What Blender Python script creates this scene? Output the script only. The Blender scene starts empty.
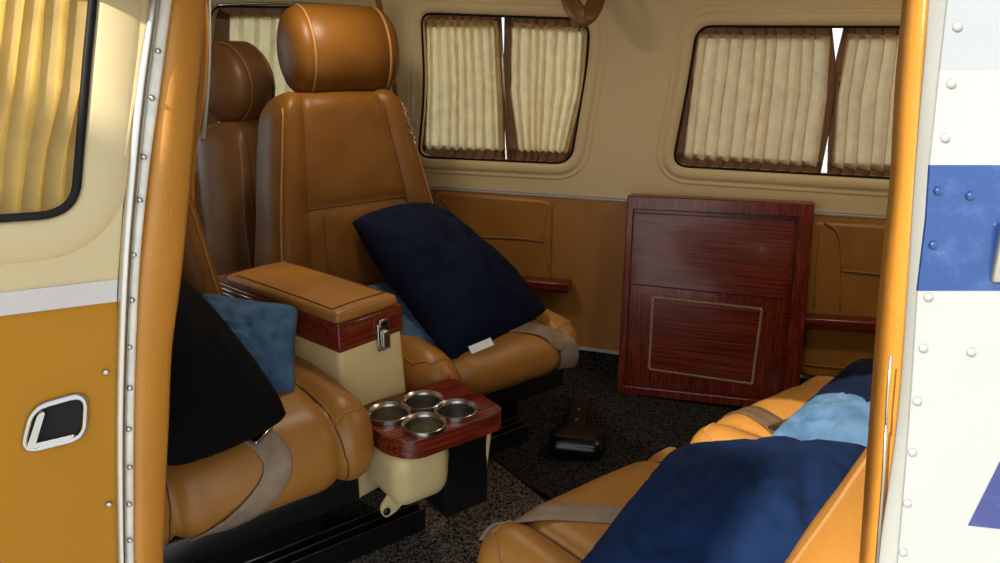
import bpy, bmesh, math, random
from mathutils import Vector, Matrix, noise
from mathutils.bvhtree import BVHTree
from mathutils.geometry import delaunay_2d_cdt
random.seed(4)
S = bpy.context.scene
COL = S.collection
V = Vector

FILL = 2.3
SUN_AZ, SUN_EL = 50, 38
# ---------------------------------------------------------------- camera
F, PITCH, H = 763.0, math.radians(17.7), 1.0
cp, sp_ = math.cos(PITCH), math.sin(PITCH)
cam = bpy.data.cameras.new('camera')
co = bpy.data.objects.new('camera', cam); COL.objects.link(co)
co.location = (0, 0, H); co.rotation_euler = (math.pi/2 - PITCH, 0, 0)
cam.sensor_width = 36; cam.lens = F/1000*36; cam.clip_start = .02
S.camera = co
S.view_settings.view_transform = 'Standard'; S.view_settings.look = 'None'
S.view_settings.gamma = 1; S.view_settings.use_curve_mapping = False
S.view_settings.exposure = 0.0

def ray(px, py):
    u = px-500; v = py-281.5
    return V((u, F*cp-v*sp_, -(F*sp_+v*cp)))
def at_z(px, py, z):
    r = ray(px, py); return V((0, 0, H)) + r*((z-H)/r.z)
def at_y(px, py, y):
    r = ray(px, py); return V((0, 0, H)) + r*(y/r.y)
def AB(a, b, z=0):          # cabin axes: a across the seats, b from the forward seats to the aft ones
    return V((.8*a+.6*b, .6*a-.8*b, z))

# ---------------------------------------------------------------- materials
def mat(name, col, rough=.5, metal=0, **k):
    m = bpy.data.materials.new(name); m.use_nodes = True
    b = m.node_tree.nodes['Principled BSDF']
    b.inputs['Base Color'].default_value = (*col, 1)
    b.inputs['Roughness'].default_value = rough
    b.inputs['Metallic'].default_value = metal
    for kk, vv in k.items():
        b.inputs[kk.replace('_', ' ')].default_value = vv
    return m
def N(m, t): return m.node_tree.nodes.new(t)
def L(m, a, b): m.node_tree.links.new(a, b)
def coords(m, scale=(1, 1, 1), rot=(0, 0, 0)):
    tc = N(m, 'ShaderNodeTexCoord'); mp = N(m, 'ShaderNodeMapping')
    mp.inputs['Scale'].default_value = scale; mp.inputs['Rotation'].default_value = rot
    L(m, tc.outputs['Object'], mp.inputs['Vector']); return mp.outputs['Vector']
def bump(m, h, strength, dist=.002, chain=None):
    bp = N(m, 'ShaderNodeBump'); bp.inputs['Strength'].default_value = strength
    bp.inputs['Distance'].default_value = dist
    L(m, h, bp.inputs['Height'])
    if chain: L(m, chain, bp.inputs['Normal'])
    L(m, bp.outputs['Normal'], m.node_tree.nodes['Principled BSDF'].inputs['Normal']); return bp.outputs['Normal']
def ramp(m, fac, stops):
    r = N(m, 'ShaderNodeValToRGB'); e = r.color_ramp.elements
    e[0].position, e[0].color = stops[0][0], (*stops[0][1], 1)
    e[1].position, e[1].color = stops[-1][0], (*stops[-1][1], 1)
    for p, c in stops[1:-1]:
        x = e.new(p); x.color = (*c, 1)
    L(m, fac, r.inputs['Fac']); return r.outputs['Color']
def noise_n(m, vec, scale, detail=3, rough=.5):
    n = N(m, 'ShaderNodeTexNoise'); n.inputs['Scale'].default_value = scale
    n.inputs['Detail'].default_value = detail; n.inputs['Roughness'].default_value = rough
    L(m, vec, n.inputs['Vector']); return n.outputs['Fac']
def setcol(m, out): L(m, out, m.node_tree.nodes['Principled BSDF'].inputs['Base Color'])

def leather(name, c, rough=.42, var=.12):
    m = mat(name, c, rough); v = coords(m)
    d = tuple(x*(1-var) for x in c); l = tuple(min(1, x*(1+var)) for x in c)
    setcol(m, ramp(m, noise_n(m, v, 9, 4), [(.35, d), (.65, l)]))
    vo = N(m, 'ShaderNodeTexVoronoi'); vo.inputs['Scale'].default_value = 420; L(m, v, vo.inputs['Vector'])
    n1 = bump(m, vo.outputs['Distance'], .25, .0006)
    bump(m, noise_n(m, v, 28, 4), .25, .003, n1)
    return m
def plain(name, c, rough=.5, var=.06, sc=6, b=.08):
    m = mat(name, c, rough); v = coords(m)
    setcol(m, ramp(m, noise_n(m, v, sc, 5), [(.35, tuple(x*(1-var) for x in c)), (.65, tuple(min(1, x*(1+var)) for x in c))]))
    bump(m, noise_n(m, v, 160, 2), b, .001)
    return m
def cloth(name, c, c2, sc=18, weave=900, sheen=.0, rough=.9):
    m = mat(name, c, rough); v = coords(m)
    m.node_tree.nodes['Principled BSDF'].inputs['Sheen Weight'].default_value = sheen
    m.node_tree.nodes['Principled BSDF'].inputs['Specular IOR Level'].default_value = .15
    setcol(m, ramp(m, noise_n(m, v, sc, 5, .6), [(.35, c), (.68, c2)]))
    bump(m, noise_n(m, v, weave, 2), .3, .001)
    return m
def wood(name, rot=(0, 0, 0), stretch=(2.2, 60, 60)):
    m = mat(name, (.1, .02, .01), .22, Coat_Weight=.2, Coat_Roughness=.06)
    v = coords(m, (1, 1, 1))
    mp = v.node; mp.vector_type = 'TEXTURE'; mp.inputs['Scale'].default_value = [1/x for x in stretch]; mp.inputs['Rotation'].default_value = rot
    f = noise_n(m, v, 3, 6, .62)
    setcol(m, ramp(m, f, [(.3, (.05, .006, .003)), (.5, (.155, .019, .008)), (.72, (.30, .052, .02))]))
    return m
M = {}
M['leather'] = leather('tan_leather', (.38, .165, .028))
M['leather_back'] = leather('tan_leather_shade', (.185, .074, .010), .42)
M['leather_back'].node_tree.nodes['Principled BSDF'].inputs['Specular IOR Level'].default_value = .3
M['leather_brown'] = leather('brown_leather', (.22, .10, .035), .38)
M['leather_jamb'] = leather('amber_leather', (.52, .22, .028), .42, .05)
M['panel'] = plain('tan_panel', (.36, .155, .008), .45, .05, 3)
M['panel'].node_tree.nodes['Principled BSDF'].inputs['Specular IOR Level'].default_value = .15
M['wallpanel'] = leather('tan_wall_leather', (.40, .18, .04), .5, .06)
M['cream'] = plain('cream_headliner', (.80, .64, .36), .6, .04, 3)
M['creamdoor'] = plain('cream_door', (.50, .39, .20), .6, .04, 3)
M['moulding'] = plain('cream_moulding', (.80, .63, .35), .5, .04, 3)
M['plastic'] = plain('cream_plastic', (.78, .62, .30), .38, .04, 5, .03)
M['rubber'] = mat('black_rubber', (.006, .006, .006), .6, Specular_IOR_Level=.2)
M['black'] = mat('black_metal', (.008, .008, .008), .3)
M['blackp'] = mat('black_plastic', (.006, .006, .006), .22)
M['chrome'] = mat('chrome', (.50, .49, .47), .12, 1)
M['steel'] = mat('brushed_steel', (.55, .53, .49), .28, 1)
M['shadesteel'] = mat('shaded_steel', (.38, .36, .33), .38, 1)  # cup steel darkened to put shade inside the wells
M['alu'] = mat('aluminium_strip', (.62, .60, .55), .35, 1)
M['sealwhite'] = plain('aged_white_strip', (.72, .68, .58), .4, .12, 30)
M['greystrip'] = plain('grey_strip', (.50, .46, .42), .5, .05, 12)
M['thread'] = mat('dark_thread', (.10, .04, .012), .7)
M['thread_l'] = mat('piping_thread', (.38, .18, .05), .5)
M['wood'] = wood('mahogany_across')
M['woodv'] = wood('mahogany_upright', (0, 0, 0), (60, 60, 2.2))
M['cabwood'] = wood('cabinet_mahogany_across', (0, 0, -.3246), (1.6, 70, 70))
M['cabwoodv'] = wood('cabinet_mahogany_upright', (0, 0, -.3246), (70, 70, 1.6))
M['navy'] = cloth('navy_cloth', (.004, .016, .058), (.007, .024, .085), 10, 900, .0)
M['navyd'] = cloth('deep_navy_cloth', (.003, .006, .020), (.005, .009, .03), 10)
M['velvet'] = cloth('black_cloth', (.0022, .0022, .0026), (.0035, .0035, .004), 10)
M['denim'] = cloth('blue_cloth', (.05, .115, .22), (.10, .19, .32), 22)
M['web'] = cloth('grey_webbing', (.26, .19, .13), (.34, .26, .18), 40, 700, 0, .55)
M['webd'] = cloth('brown_webbing', (.10, .06, .035), (.14, .09, .05), 40, 700, 0, .55)
M['tag'] = mat('white_tag', (.7, .72, .72), .6)

def carpet(name, dark, light, sc):
    m = mat(name, dark, .95); v = coords(m)
    m.node_tree.nodes['Principled BSDF'].inputs['Specular IOR Level'].default_value = .1
    vo = N(m, 'ShaderNodeTexVoronoi'); vo.inputs['Scale'].default_value = sc; L(m, v, vo.inputs['Vector'])
    mx = N(m, 'ShaderNodeMath'); mx.operation = 'MULTIPLY'
    L(m, vo.outputs['Distance'], mx.inputs[0]); nz = noise_n(m, v, sc*.4, 3)
    L(m, nz, mx.inputs[1])
    setcol(m, ramp(m, mx.outputs[0], [(.13, light), (.36, dark)]))
    bump(m, vo.outputs['Distance'], .8, .004)
    return m
M['carpet'] = carpet('black_carpet', (.003, .003, .0035), (.07, .066, .062), 250)
M['mat'] = carpet('charcoal_mat_weave', (.007, .0065, .006), (.27, .22, .17), 260)

def curtain_mat(name, c, tr):
    m = bpy.data.materials.new(name); m.use_nodes = True; nt = m.node_tree; nt.nodes.clear()
    o = nt.nodes.new('ShaderNodeOutputMaterial'); a = nt.nodes.new('ShaderNodeBsdfDiffuse'); t = nt.nodes.new('ShaderNodeBsdfTranslucent')
    mx = nt.nodes.new('ShaderNodeMixShader'); mx.inputs[0].default_value = tr
    tc = nt.nodes.new('ShaderNodeTexCoord'); n = nt.nodes.new('ShaderNodeTexNoise'); n.inputs['Scale'].default_value = 30
    r = nt.nodes.new('ShaderNodeValToRGB')
    r.color_ramp.elements[0].position = .3; r.color_ramp.elements[0].color = (*[x*.85 for x in c], 1)
    r.color_ramp.elements[1].position = .7; r.color_ramp.elements[1].color = (*c, 1)
    l = nt.links.new
    l(tc.outputs['Object'], n.inputs['Vector']); l(n.outputs['Fac'], r.inputs['Fac'])
    l(r.outputs['Color'], a.inputs['Color']); l(r.outputs['Color'], t.inputs['Color'])
    l(a.outputs[0], mx.inputs[1]); l(t.outputs[0], mx.inputs[2]); l(mx.outputs[0], o.inputs['Surface'])
    return m
M['curtain'] = curtain_mat('cream_curtain', (.98, .80, .45), .82)
M['curtain_s'] = curtain_mat('cream_curtain_aft', (.90, .70, .42), .74)
M['curtain_y'] = curtain_mat('yellow_curtain', (.99, .78, .36), .8)
M['curtain_b'] = curtain_mat('brown_curtain', (.20, .10, .05), .3)
def glass():
    m = bpy.data.materials.new('window_glass'); m.use_nodes = True; nt = m.node_tree; nt.nodes.clear()
    o = nt.nodes.new('ShaderNodeOutputMaterial'); t = nt.nodes.new('ShaderNodeBsdfTransparent'); g = nt.nodes.new('ShaderNodeBsdfGlossy')
    g.inputs['Roughness'].default_value = .02
    t.inputs['Color'].default_value = (.92, .95, .96, 1)
    mx = nt.nodes.new('ShaderNodeMixShader'); fr = nt.nodes.new('ShaderNodeFresnel'); fr.inputs['IOR'].default_value = 1.45
    nt.links.new(fr.outputs[0], mx.inputs[0]); nt.links.new(t.outputs[0], mx.inputs[1]); nt.links.new(g.outputs[0], mx.inputs[2]); nt.links.new(mx.outputs[0], o.inputs['Surface'])
    return m
M['glass'] = glass()

def speckle_paint(name, c, sc=60, thr=.75):
    m = mat(name, c, .25, Coat_Weight=.5, Coat_Roughness=.08); v = coords(m)
    setcol(m, ramp(m, noise_n(m, v, sc, 6, .7), [(.5, c), (thr-.04, tuple(min(1, x*1.25+.02) for x in c)), (thr, (.8, .82, .82))]))
    return m
M['blue'] = speckle_paint('blue_paint', (.008, .042, .17))
M['bluedark'] = speckle_paint('navy_paint', (.02, .03, .15), 70, .8)
M['white'] = plain('white_paint', (.36, .37, .352), .3, .03, 5, .02)
M['greypaint'] = plain('pale_grey_paint', (.31, .325, .335), .3, .03, 5, .02)

# ---------------------------------------------------------------- objects
def obj(name, me, m, parent=None, smooth=True, auto=None):
    if isinstance(me, bmesh.types.BMesh):
        bm = me; bmesh.ops.recalc_face_normals(bm, faces=bm.faces); me = bpy.data.meshes.new(name); bm.to_mesh(me); bm.free()
    o = bpy.data.objects.new(name, me); COL.objects.link(o)
    me.materials.clear(); me.materials.append(M[m] if isinstance(m, str) else m)
    for p in me.polygons: p.use_smooth = smooth
    if auto is not None:
        for p in me.polygons: p.use_smooth = True
        me.set_sharp_from_angle(angle=math.radians(auto))
    if parent: o.parent = parent
    return o
def tag(o, label, cat, group=None):
    o['label'] = label; o['category'] = cat
    if group: o['group'] = group
    return o
def struct(o): o['kind'] = 'structure'; return o
def thing(name, label, cat, loc, rotz=0, group=None):
    o = bpy.data.objects.new(name, None); COL.objects.link(o); o.empty_display_size = .05
    o.location = loc; o.rotation_euler = (0, 0, rotz); return tag(o, label, cat, group)
def mesh_from(vs, fs, name='m'):
    me = bpy.data.meshes.new(name); me.from_pydata([tuple(v) for v in vs], [], fs); me.update(); return me
def bm_of(vs, fs):
    bm = bmesh.new(); b = [bm.verts.new(v) for v in vs]
    for f in fs:
        try: bm.faces.new([b[i] for i in f])
        except ValueError: pass
    return bm
def join(bm, bm2):
    off = {}
    for v in bm2.verts: off[v] = bm.verts.new(v.co)
    for f in bm2.faces:
        try: bm.faces.new([off[v] for v in f.verts])
        except ValueError: pass
    bm2.free(); return bm

def rbox(hx, hy, hz, r, n=(30, 30, 10), fn=None, c=(0, 0, 0)):
    """rounded box, optional displacement fn(p, nrm)->offset along normal"""
    h = V((hx, hy, hz)); bm = bmesh.new()
    def axis(N_, hh):
        k = max(2, min(4, N_//4)); rr = min(r, hh*.999)
        pts = [-hh+rr*(1-math.cos(i/k*math.pi/2))*1.0 for i in range(k)]
        mid = [-(hh-rr)+2*(hh-rr)*i/max(1, N_-2*k) for i in range(max(1, N_-2*k)+1)]
        pts = [-hh + rr*i/k for i in range(k)] + mid + [hh - rr*(k-1-i)/k for i in range(k)]
        return pts
    A = [axis(n[i], h[i]) for i in range(3)]
    for ax in range(3):
        u, w = (ax+1) % 3, (ax+2) % 3
        for sg in (-1, 1):
            g = []
            for pu in A[u]:
                row = []
                for pw in A[w]:
                    p = V((0, 0, 0)); p[ax] = sg*h[ax]; p[u] = pu; p[w] = pw
                    q = V([max(-(h[i]-min(r, h[i]*.999)), min(h[i]-min(r, h[i]*.999), p[i])) for i in range(3)])
                    d = (p-q)
                    nn = d.normalized() if d.length > 1e-9 else V((0, 0, 0))
                    pr = q+nn*min(r, min(h)*.999 if False else r)
                    # ellipsoidal clamp for thin axes
                    for i in range(3): pr[i] = max(-h[i], min(h[i], pr[i]))
                    if fn: pr = fn(pr, nn)
                    row.append(bm.verts.new(pr+V(c)))
                g.append(row)
            for i in range(len(g)-1):
                for j in range(len(g[0])-1):
                    bm.faces.new((g[i][j], g[i+1][j], g[i+1][j+1], g[i][j+1]))
    bmesh.ops.remove_doubles(bm, verts=bm.verts, dist=1e-5)
    return bm
def tube(pts, r, n=8, closed=False, bm=None, flat=1.0):
    bm = bm or bmesh.new(); rings = []; m = len(pts); up = None
    for i, p in enumerate(pts):
        if closed: t = (V(pts[(i+1) % m])-V(pts[i-1])).normalized()
        else: t = (V(pts[min(i+1, m-1)])-V(pts[max(i-1, 0)])).normalized()
        if up is None: up = t.orthogonal().normalized()
        up = (up-t*up.dot(t)).normalized(); s = t.cross(up)
        rr = r[i] if isinstance(r, (list, tuple)) else r
        rings.append([bm.verts.new(V(p)+up*math.cos(2*math.pi*k/n)*rr+s*math.sin(2*math.pi*k/n)*rr*flat) for k in range(n)])
    for i in range(m if closed else m-1):
        a, b = rings[i], rings[(i+1) % m]
        sh = 0
        if closed and i == m-1:
            sh = min(range(n), key=lambda q: sum((a[k].co-b[(k+q) % n].co).length for k in range(n)))
        for k in range(n): bm.faces.new((a[k], a[(k+1) % n], b[(k+1+sh) % n], b[(k+sh) % n]))
    if not closed:
        bm.faces.new(rings[0][::-1]); bm.faces.new(rings[-1])
    return bm
def lathe(prof, n=32, axis='z', c=(0, 0, 0), sq=1.0, closed=False):
    """prof: list of (radius, height)"""
    bm = bmesh.new(); rows = []
    for r, z in prof:
        row = []
        for k in range(n):
            a = 2*math.pi*k/n
            if axis == 'z': p = V((r*math.cos(a), r*math.sin(a)*sq, z))
            else: p = V((z, r*math.cos(a)*sq, r*math.sin(a)))
            row.append(bm.verts.new(p+V(c)))
        rows.append(row)
    for i in range(len(rows)-1):
        for k in range(n): bm.faces.new((rows[i][k], rows[i][(k+1) % n], rows[i+1][(k+1) % n], rows[i+1][k]))
    bm.faces.new(rows[0]); bm.faces.new(rows[-1])
    return bm
def smooth_path(P, k=6, closed=False):
    P = [V(p) for p in P]; out = []; m = len(P)
    R = range(m if closed else m-1)
    for i in R:
        if closed: a, b, c, d = P[i-1], P[i], P[(i+1) % m], P[(i+2) % m]
        else: a, b, c, d = P[max(i-1, 0)], P[i], P[i+1], P[min(i+2, m-1)]
        for j in range(k):
            t = j/k
            out.append(.5*((2*b)+(c-a)*t+(2*a-5*b+4*c-d)*t*t+(3*b-a-3*c+d)*t**3))
    if not closed: out.append(P[-1])
    return out
def round_poly(P, rad, k=7):
    out = []; n = len(P); rad = rad if isinstance(rad, (list, tuple)) else [rad]*n
    for i in range(n):
        p = V(P[i]); a = (V(P[i-1])-p); b = (V(P[(i+1) % n])-p); r = min(rad[i], a.length*.48, b.length*.48)
        A = p+a.normalized()*r; B = p+b.normalized()*r
        for j in range(k+1):
            t = j/k; out.append((1-t)**2*A+2*t*(1-t)*p+t*t*B)
    return out
def offset_loop(loop, d):
    n = len(loop); out = []
    ar = sum(loop[i-1].x*loop[i].y-loop[i].x*loop[i-1].y for i in range(n)); sg = 1 if ar > 0 else -1
    for i in range(n):
        t = (loop[(i+1) % n]-loop[i-1]); 
        if t.length < 1e-9: t = V((1, 0))
        t.normalize(); out.append(loop[i]+V((t.y, -t.x))*d*sg)
    return out
def inside(p, L_):
    c = False; n = len(L_)
    for i in range(n):
        a, b = L_[i], L_[i-1]
        if (a.y > p.y) != (b.y > p.y) and p.x < (b.x-a.x)*(p.y-a.y)/(b.y-a.y)+a.x: c = not c
    return c
def cdt(outer, holes=(), extra=()):
    pts = []; edges = []
    for lp in [outer]+list(holes):
        o = len(pts); pts += [V((p[0], p[1])) for p in lp]
        edges += [(o+i, o+(i+1) % len(lp)) for i in range(len(lp))]
    pts += [V(e) for e in extra]
    r = delaunay_2d_cdt(pts, edges, [], 0, 1e-6)
    vs, fs = r[0], r[2]; keep = []
    O = [V((p[0], p[1])) for p in outer]
    for f in fs:
        c = sum((vs[i] for i in f), V((0, 0)))/len(f)
        if inside(c, O) and not any(inside(c, h) for h in holes): keep.append(list(f))
    return vs, keep
def holed_slab(outer, holes, fmap, d0, d1):
    """fmap(u, v, d) -> world"""
    vs, fs = cdt(outer, holes)
    bm = bmesh.new()
    T = [bm.verts.new(fmap(v.x, v.y, d1)) for v in vs]; B = [bm.verts.new(fmap(v.x, v.y, d0)) for v in vs]
    for f in fs:
        bm.faces.new([T[i] for i in f]); bm.faces.new([B[i] for i in reversed(f)])
    cnt = {}
    for f in fs:
        for i in range(len(f)):
            e = (f[i], f[(i+1) % len(f)]); k = tuple(sorted(e)); cnt.setdefault(k, []).append(e)
    for k, es in cnt.items():
        if len(es) == 1:
            a, b = es[0]; bm.faces.new((T[a], B[a], B[b], T[b]))
    return bm
class Surf:
    def __init__(s, f, nf): s.f = f; s.nf = nf
    def __call__(s, u, v, d=0): return s.f(u, v)+s.nf(u, v)*d
    def inv(s, px, py, d=0, g=(0, .7)):
        u, v = g
        def proj(u, v):
            P = s(u, v, d); x, y, z = P.x, P.y, P.z-H; dd = y*cp-z*sp_
            return 500+F*x/dd, 281.5+F*(-z*cp-y*sp_)/dd
        for _ in range(40):
            a, b = proj(u, v); e = 1e-4
            a1, b1 = proj(u+e, v); a2, b2 = proj(u, v+e)
            J = [[(a1-a)/e, (a2-a)/e], [(b1-b)/e, (b2-b)/e]]; D = J[0][0]*J[1][1]-J[0][1]*J[1][0]
            rx, ry = px-a, py-b
            du = (rx*J[1][1]-ry*J[0][1])/D; dv = (J[0][0]*ry-J[1][0]*rx)/D
            u += max(-.3, min(.3, du)); v += max(-.3, min(.3, dv))
        return V((u, v))
def sweep_loop(sf, loop, prof, base=0):
    """raised moulding: prof = [(outward offset, height)], closed loop on the surface"""
    bm = bmesh.new(); rows = []
    for o, h in prof:
        lp = offset_loop(loop, o); rows.append([bm.verts.new(sf(p.x, p.y, base+h)) for p in lp])
    n = len(loop)
    for i in range(len(rows)-1):
        for k in range(n): bm.faces.new((rows[i][k], rows[i][(k+1) % n], rows[i+1][(k+1) % n], rows[i+1][k]))
    return bm
def loft(Ls, Rs, bulge, thick, k=10, toward=V((0, 0, 1)), pw=.5):
    """padded strip between two edge polylines; cross-section bulges toward the viewer's side `toward(i)`"""
    bm = bmesh.new(); rows = []
    for i, (a, b) in enumerate(zip(Ls, Rs)):
        t = (Ls[min(i+1, len(Ls)-1)]-Ls[max(i-1, 0)]).normalized(); w = (b-a).normalized()
        n = t.cross(w).normalized()
        if n.dot(toward) < 0: n = -n
        row = [bm.verts.new(a.lerp(b, j/k)+n*bulge*(max(0, math.sin(math.pi*j/k))**pw)) for j in range(k+1)]
        row += [bm.verts.new(b-n*thick), bm.verts.new(a-n*thick)]
        rows.append(row)
    m = len(rows[0])
    for i in range(len(rows)-1):
        for j in range(m): bm.faces.new((rows[i][j], rows[i][(j+1) % m], rows[i+1][(j+1) % m], rows[i+1][j]))
    bm.faces.new(rows[0]); bm.faces.new(rows[-1][::-1])
    return bm
def interp(T, x):
    if x <= T[0][0]: i = 0
    elif x >= T[-1][0]: i = len(T)-2
    else: i = max(j for j in range(len(T)-1) if T[j][0] <= x)
    a, b = T[i], T[i+1]; t = (x-a[0])/(b[0]-a[0])
    r = [a[k]+(b[k]-a[k])*t for k in range(1, len(a))]
    return r[0] if len(r) == 1 else r

# ================================================================ FAR WALL
WU = V((.948, -.319, 0)); WN = V((-.319, -.948, 0)).normalized(); WO = V((-.19, 2.35, 0)); LEAN = .12
far = Surf(lambda s, z: WO+WU*s+V((0, 0, z))+WN*(LEAN*max(0, z-.55)), lambda s, z: WN)
S0, S1 = -2.2, 1.75
def fw(px, py, d=0): return far.inv(px, py, d, (.3, .7))
def strip_wall(name, z0, z1, m, d0=-.04, d1=0):
    return struct(obj(name, holed_slab([(S0, z0), (S1, z0), (S1, z1), (S0, z1)], [], far, d0, d1), m, smooth=False))
win1 = round_poly([fw(421, 13), fw(590, 19), fw(588, 60), fw(571, 164), fw(418, 157), fw(425, 90)], [.035, .06, .2, .05, .04, .2])
win2 = round_poly([fw(697, 26), fw(962, 27), fw(950, 182), fw(672, 166), fw(688, 85)], [.04, .06, .06, .045, .3])
win3 = round_poly([fw(212, 6), fw(362, 8), fw(350, 150), fw(196, 150)], [.04, .04, .04, .06])
upper = holed_slab([(S0, .562), (S1, .562), (S1, 1.17), (S0, 1.17)], [win1, win2, win3], far, -.03, 0)
struct(obj('wall_far', upper, 'cream', smooth=False))
wl = strip_wall('wall_far_lower', .085, .55, 'wallpanel'); wl.name = 'wall_far_lower'
strip_wall('wall_far_kick', -.02, .073, 'carpet', -.05, -.01)
def rail(name, z, w, hgt, m):
    prof = [(-w, 0), (-w*.8, hgt*.8), (-w*.3, hgt), (0, hgt*.75), (w*.3, hgt), (w*.8, hgt*.8), (w, 0)]
    bm = bmesh.new(); rows = [[bm.verts.new(far(s, z+o, -.002+h)) for o, h in prof] for s in (S0, S1)]
    for j in range(len(prof)-1): bm.faces.new((rows[0][j], rows[1][j], rows[1][j+1], rows[0][j+1]))
    return struct(obj(name, bm, m, auto=30))
rail('trim_1', .556, .008, .006, 'greystrip')
rail('trim_2', .079, .006, .005, 'greystrip')
for i, (w, nm) in enumerate(((win1, 'window_1'), (win2, 'window_2'), (win3, 'window_3'))):
    fr = struct(obj(nm, sweep_loop(far, w, [(-.001, -.03), (0, -.004), (.004, .004), (.012, .008), (.024, .009), (.032, .006), (.036, .001), (.042, .004), (.046, .004), (.052, -.001)]), 'moulding'))
    g = holed_slab(offset_loop(w, .004), [], far, -.047, -.043)
    obj('window_glass', g, 'glass', fr, smooth=False)
    sl = [far(p.x, p.y, .001) for p in offset_loop(w, -.001)]
    obj('rubber_seal', tube(sl, .0032, 6, True), 'rubber', fr)

# pleated curtain: left / right edges as lists of pixels (same length), hung on a surface
def edge_pts(sf, E, d, g): return [e if isinstance(e, Vector) else sf.inv(e[0], e[1], d, g) for e in E]
def pleats(sf, LE, RE, n, amp, d, g=(.3, .8), saw=0.0, wob=.002, rows=14, front=.84, seed=0, thick=.0008):
    Lp = edge_pts(sf, LE, d, g); Rp = edge_pts(sf, RE, d, g)
    def along(Pl, t):
        x = t*(len(Pl)-1); i = min(int(x), len(Pl)-2); return Pl[i].lerp(Pl[i+1], x-i)
    rnd = random.Random(seed); cols = []
    ws = [rnd.uniform(.8, 1.2) for _ in range(n)]; T = sum(ws); x = 0
    for k in range(n):
        w = ws[k]/T; cols += [(x, 0, k, 0), (x+w*front*.5, .35, k, .5), (x+w*front, 1, k, 1)]; x += w
    cols.append((1, 0, n, 0))
    bm = bmesh.new(); vs = []
    for r in range(rows+1):
        t = r/rows; row = []
        for (u, dep, k, e) in cols:
            uu = u+math.sin(t*5+k*1.7+seed)*wob*3*math.sin(math.pi*t)
            q = along(Lp, t).lerp(along(Rp, t), max(0, min(1, uu)))
            if r in (0, rows): q = q+V((0, -1 if r == rows else 1))*saw*(1-e)*0 + V((0, (-saw*e if r == rows else -saw*e)))
            dd = d+amp*(dep-.5)+wob*noise.noise(V((u*9+seed, t*6, 1.3)))*1.5
            row.append(bm.verts.new(sf(q.x, q.y, dd)))
        vs.append(row)
    for r in range(rows):
        for c in range(len(cols)-1): bm.faces.new((vs[r][c], vs[r][c+1], vs[r+1][c+1], vs[r+1][c]))
    return bm
def curtain(nm, label, sf, LE, RE, LB, RB, n, amp, g, m, seed, group=None, d=-.014, db=-.026):
    c = obj(nm, pleats(sf, LE, RE, n, amp, d, g, .004, seed=seed), m, smooth=False); tag(c, label, 'curtain', group)
    def sub(A, t0, t1): 
        f = lambda t: (lambda x: [A[min(int(x), len(A)-2)][k]+(A[min(int(x), len(A)-2)+1][k]-A[min(int(x), len(A)-2)][k])*(x-min(int(x), len(A)-2)) for k in (0, 1)])(t*(len(A)-1))
        return [f(t0), f((t0+t1)/2), f(t1)]
    obj('top_band', pleats(sf, sub(LB, 0, .10), sub(RB, 0, .10), n, amp*.6, db, g, 0, seed=seed, rows=4), 'curtain_b', c, auto=20)
    obj('bottom_band', pleats(sf, sub(LB, .90, 1), sub(RB, .90, 1), n, amp*.6, db, g, 0, seed=seed, rows=4), 'curtain_b', c, auto=20)
    obj('edge_band', pleats(sf, [(p[0]-3, p[1]) for p in RE], RB, 1, .003, db+.002, g, 0, seed=seed), 'curtain_b', c, auto=20)
    obj('edge_band', pleats(sf, LB, [(p[0]+3, p[1]) for p in LE], 1, .003, db+.002, g, 0, seed=seed), 'curtain_b', c, auto=20)
    return c
curtain('pleated_curtain', 'cream pleated curtain in the window nearest the armchair headrest, forward half', far,
        [(425, 18), (426, 90), (424, 148)], [(497, 20), (501, 90), (503, 150)],
        [(419, 12), (424, 90), (417, 158)], [(500, 12), (505, 90), (505, 163)], 9, .017, (.3, .8), 'curtain', 1)
curtain('pleated_curtain', 'cream pleated curtain filling the aft half of the window behind the far seat', far,
        [(510, 21), (509, 90), (517, 150)], [(587, 28), (583, 90), (567, 152)],
        [(504, 12), (503, 90), (507, 163)], [(592, 18), (590, 90), (572, 166)], 8, .018, (.3, .8), 'curtain', 2)
curtain('pleated_curtain', 'broad beige pleated curtain above the mahogany cabinet', far,
        [(698, 33), (690, 90), (682, 157)], [(831, 35), (828, 95), (818, 165)],
        [(694, 25), (686, 90), (670, 168)], [(832, 25), (836, 62), (836, 100), (828, 138), (820, 178)], 11, .019, (.3, .8), 'curtain_s', 3)
curtain('pleated_curtain', 'beige pleated curtain cut off by the orange door post', far,
        [(848, 33), (836, 95), (832, 166)], [(962, 35), (958, 100), (948, 174)],
        [(844, 25), (835, 62), (833, 100), (828, 138), (827, 178)], [(966, 25), (962, 90), (952, 184)], 8, .019, (.3, .8), 'curtain_s', 4)
curtain('pleated_curtain', 'cream curtain with brown gathered top behind the two headrests', far,
        [(228, 15), (226, 80), (210, 150)], [(356, 18), (352, 80), (346, 150)],
        [(206, 3), (208, 80), (194, 152)], [(364, 4), (360, 80), (352, 152)], 8, .016, (-.5, .8), 'curtain', 5)
# silver bars between / above the curtains
for k, (a, b, w) in enumerate((((499, 13), (507, 164), .005), )):
    q = [far(*fw(*a), -.010), far(*fw(*b), -.010)]
    tag(obj('curtain_rod', tube(q, w*.7, 8), 'steel'), 'thin silver upright bar between the two small curtains', 'rod')
q = [far(*fw(218, 5), .004), far(*fw(290, 3), .006), far(*fw(358, 8), .004)]
tag(obj('curtain_rail', tube(smooth_path(q), .005, 8), 'chrome'), 'bright chrome curtain rail above the headrests', 'rail')

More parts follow.
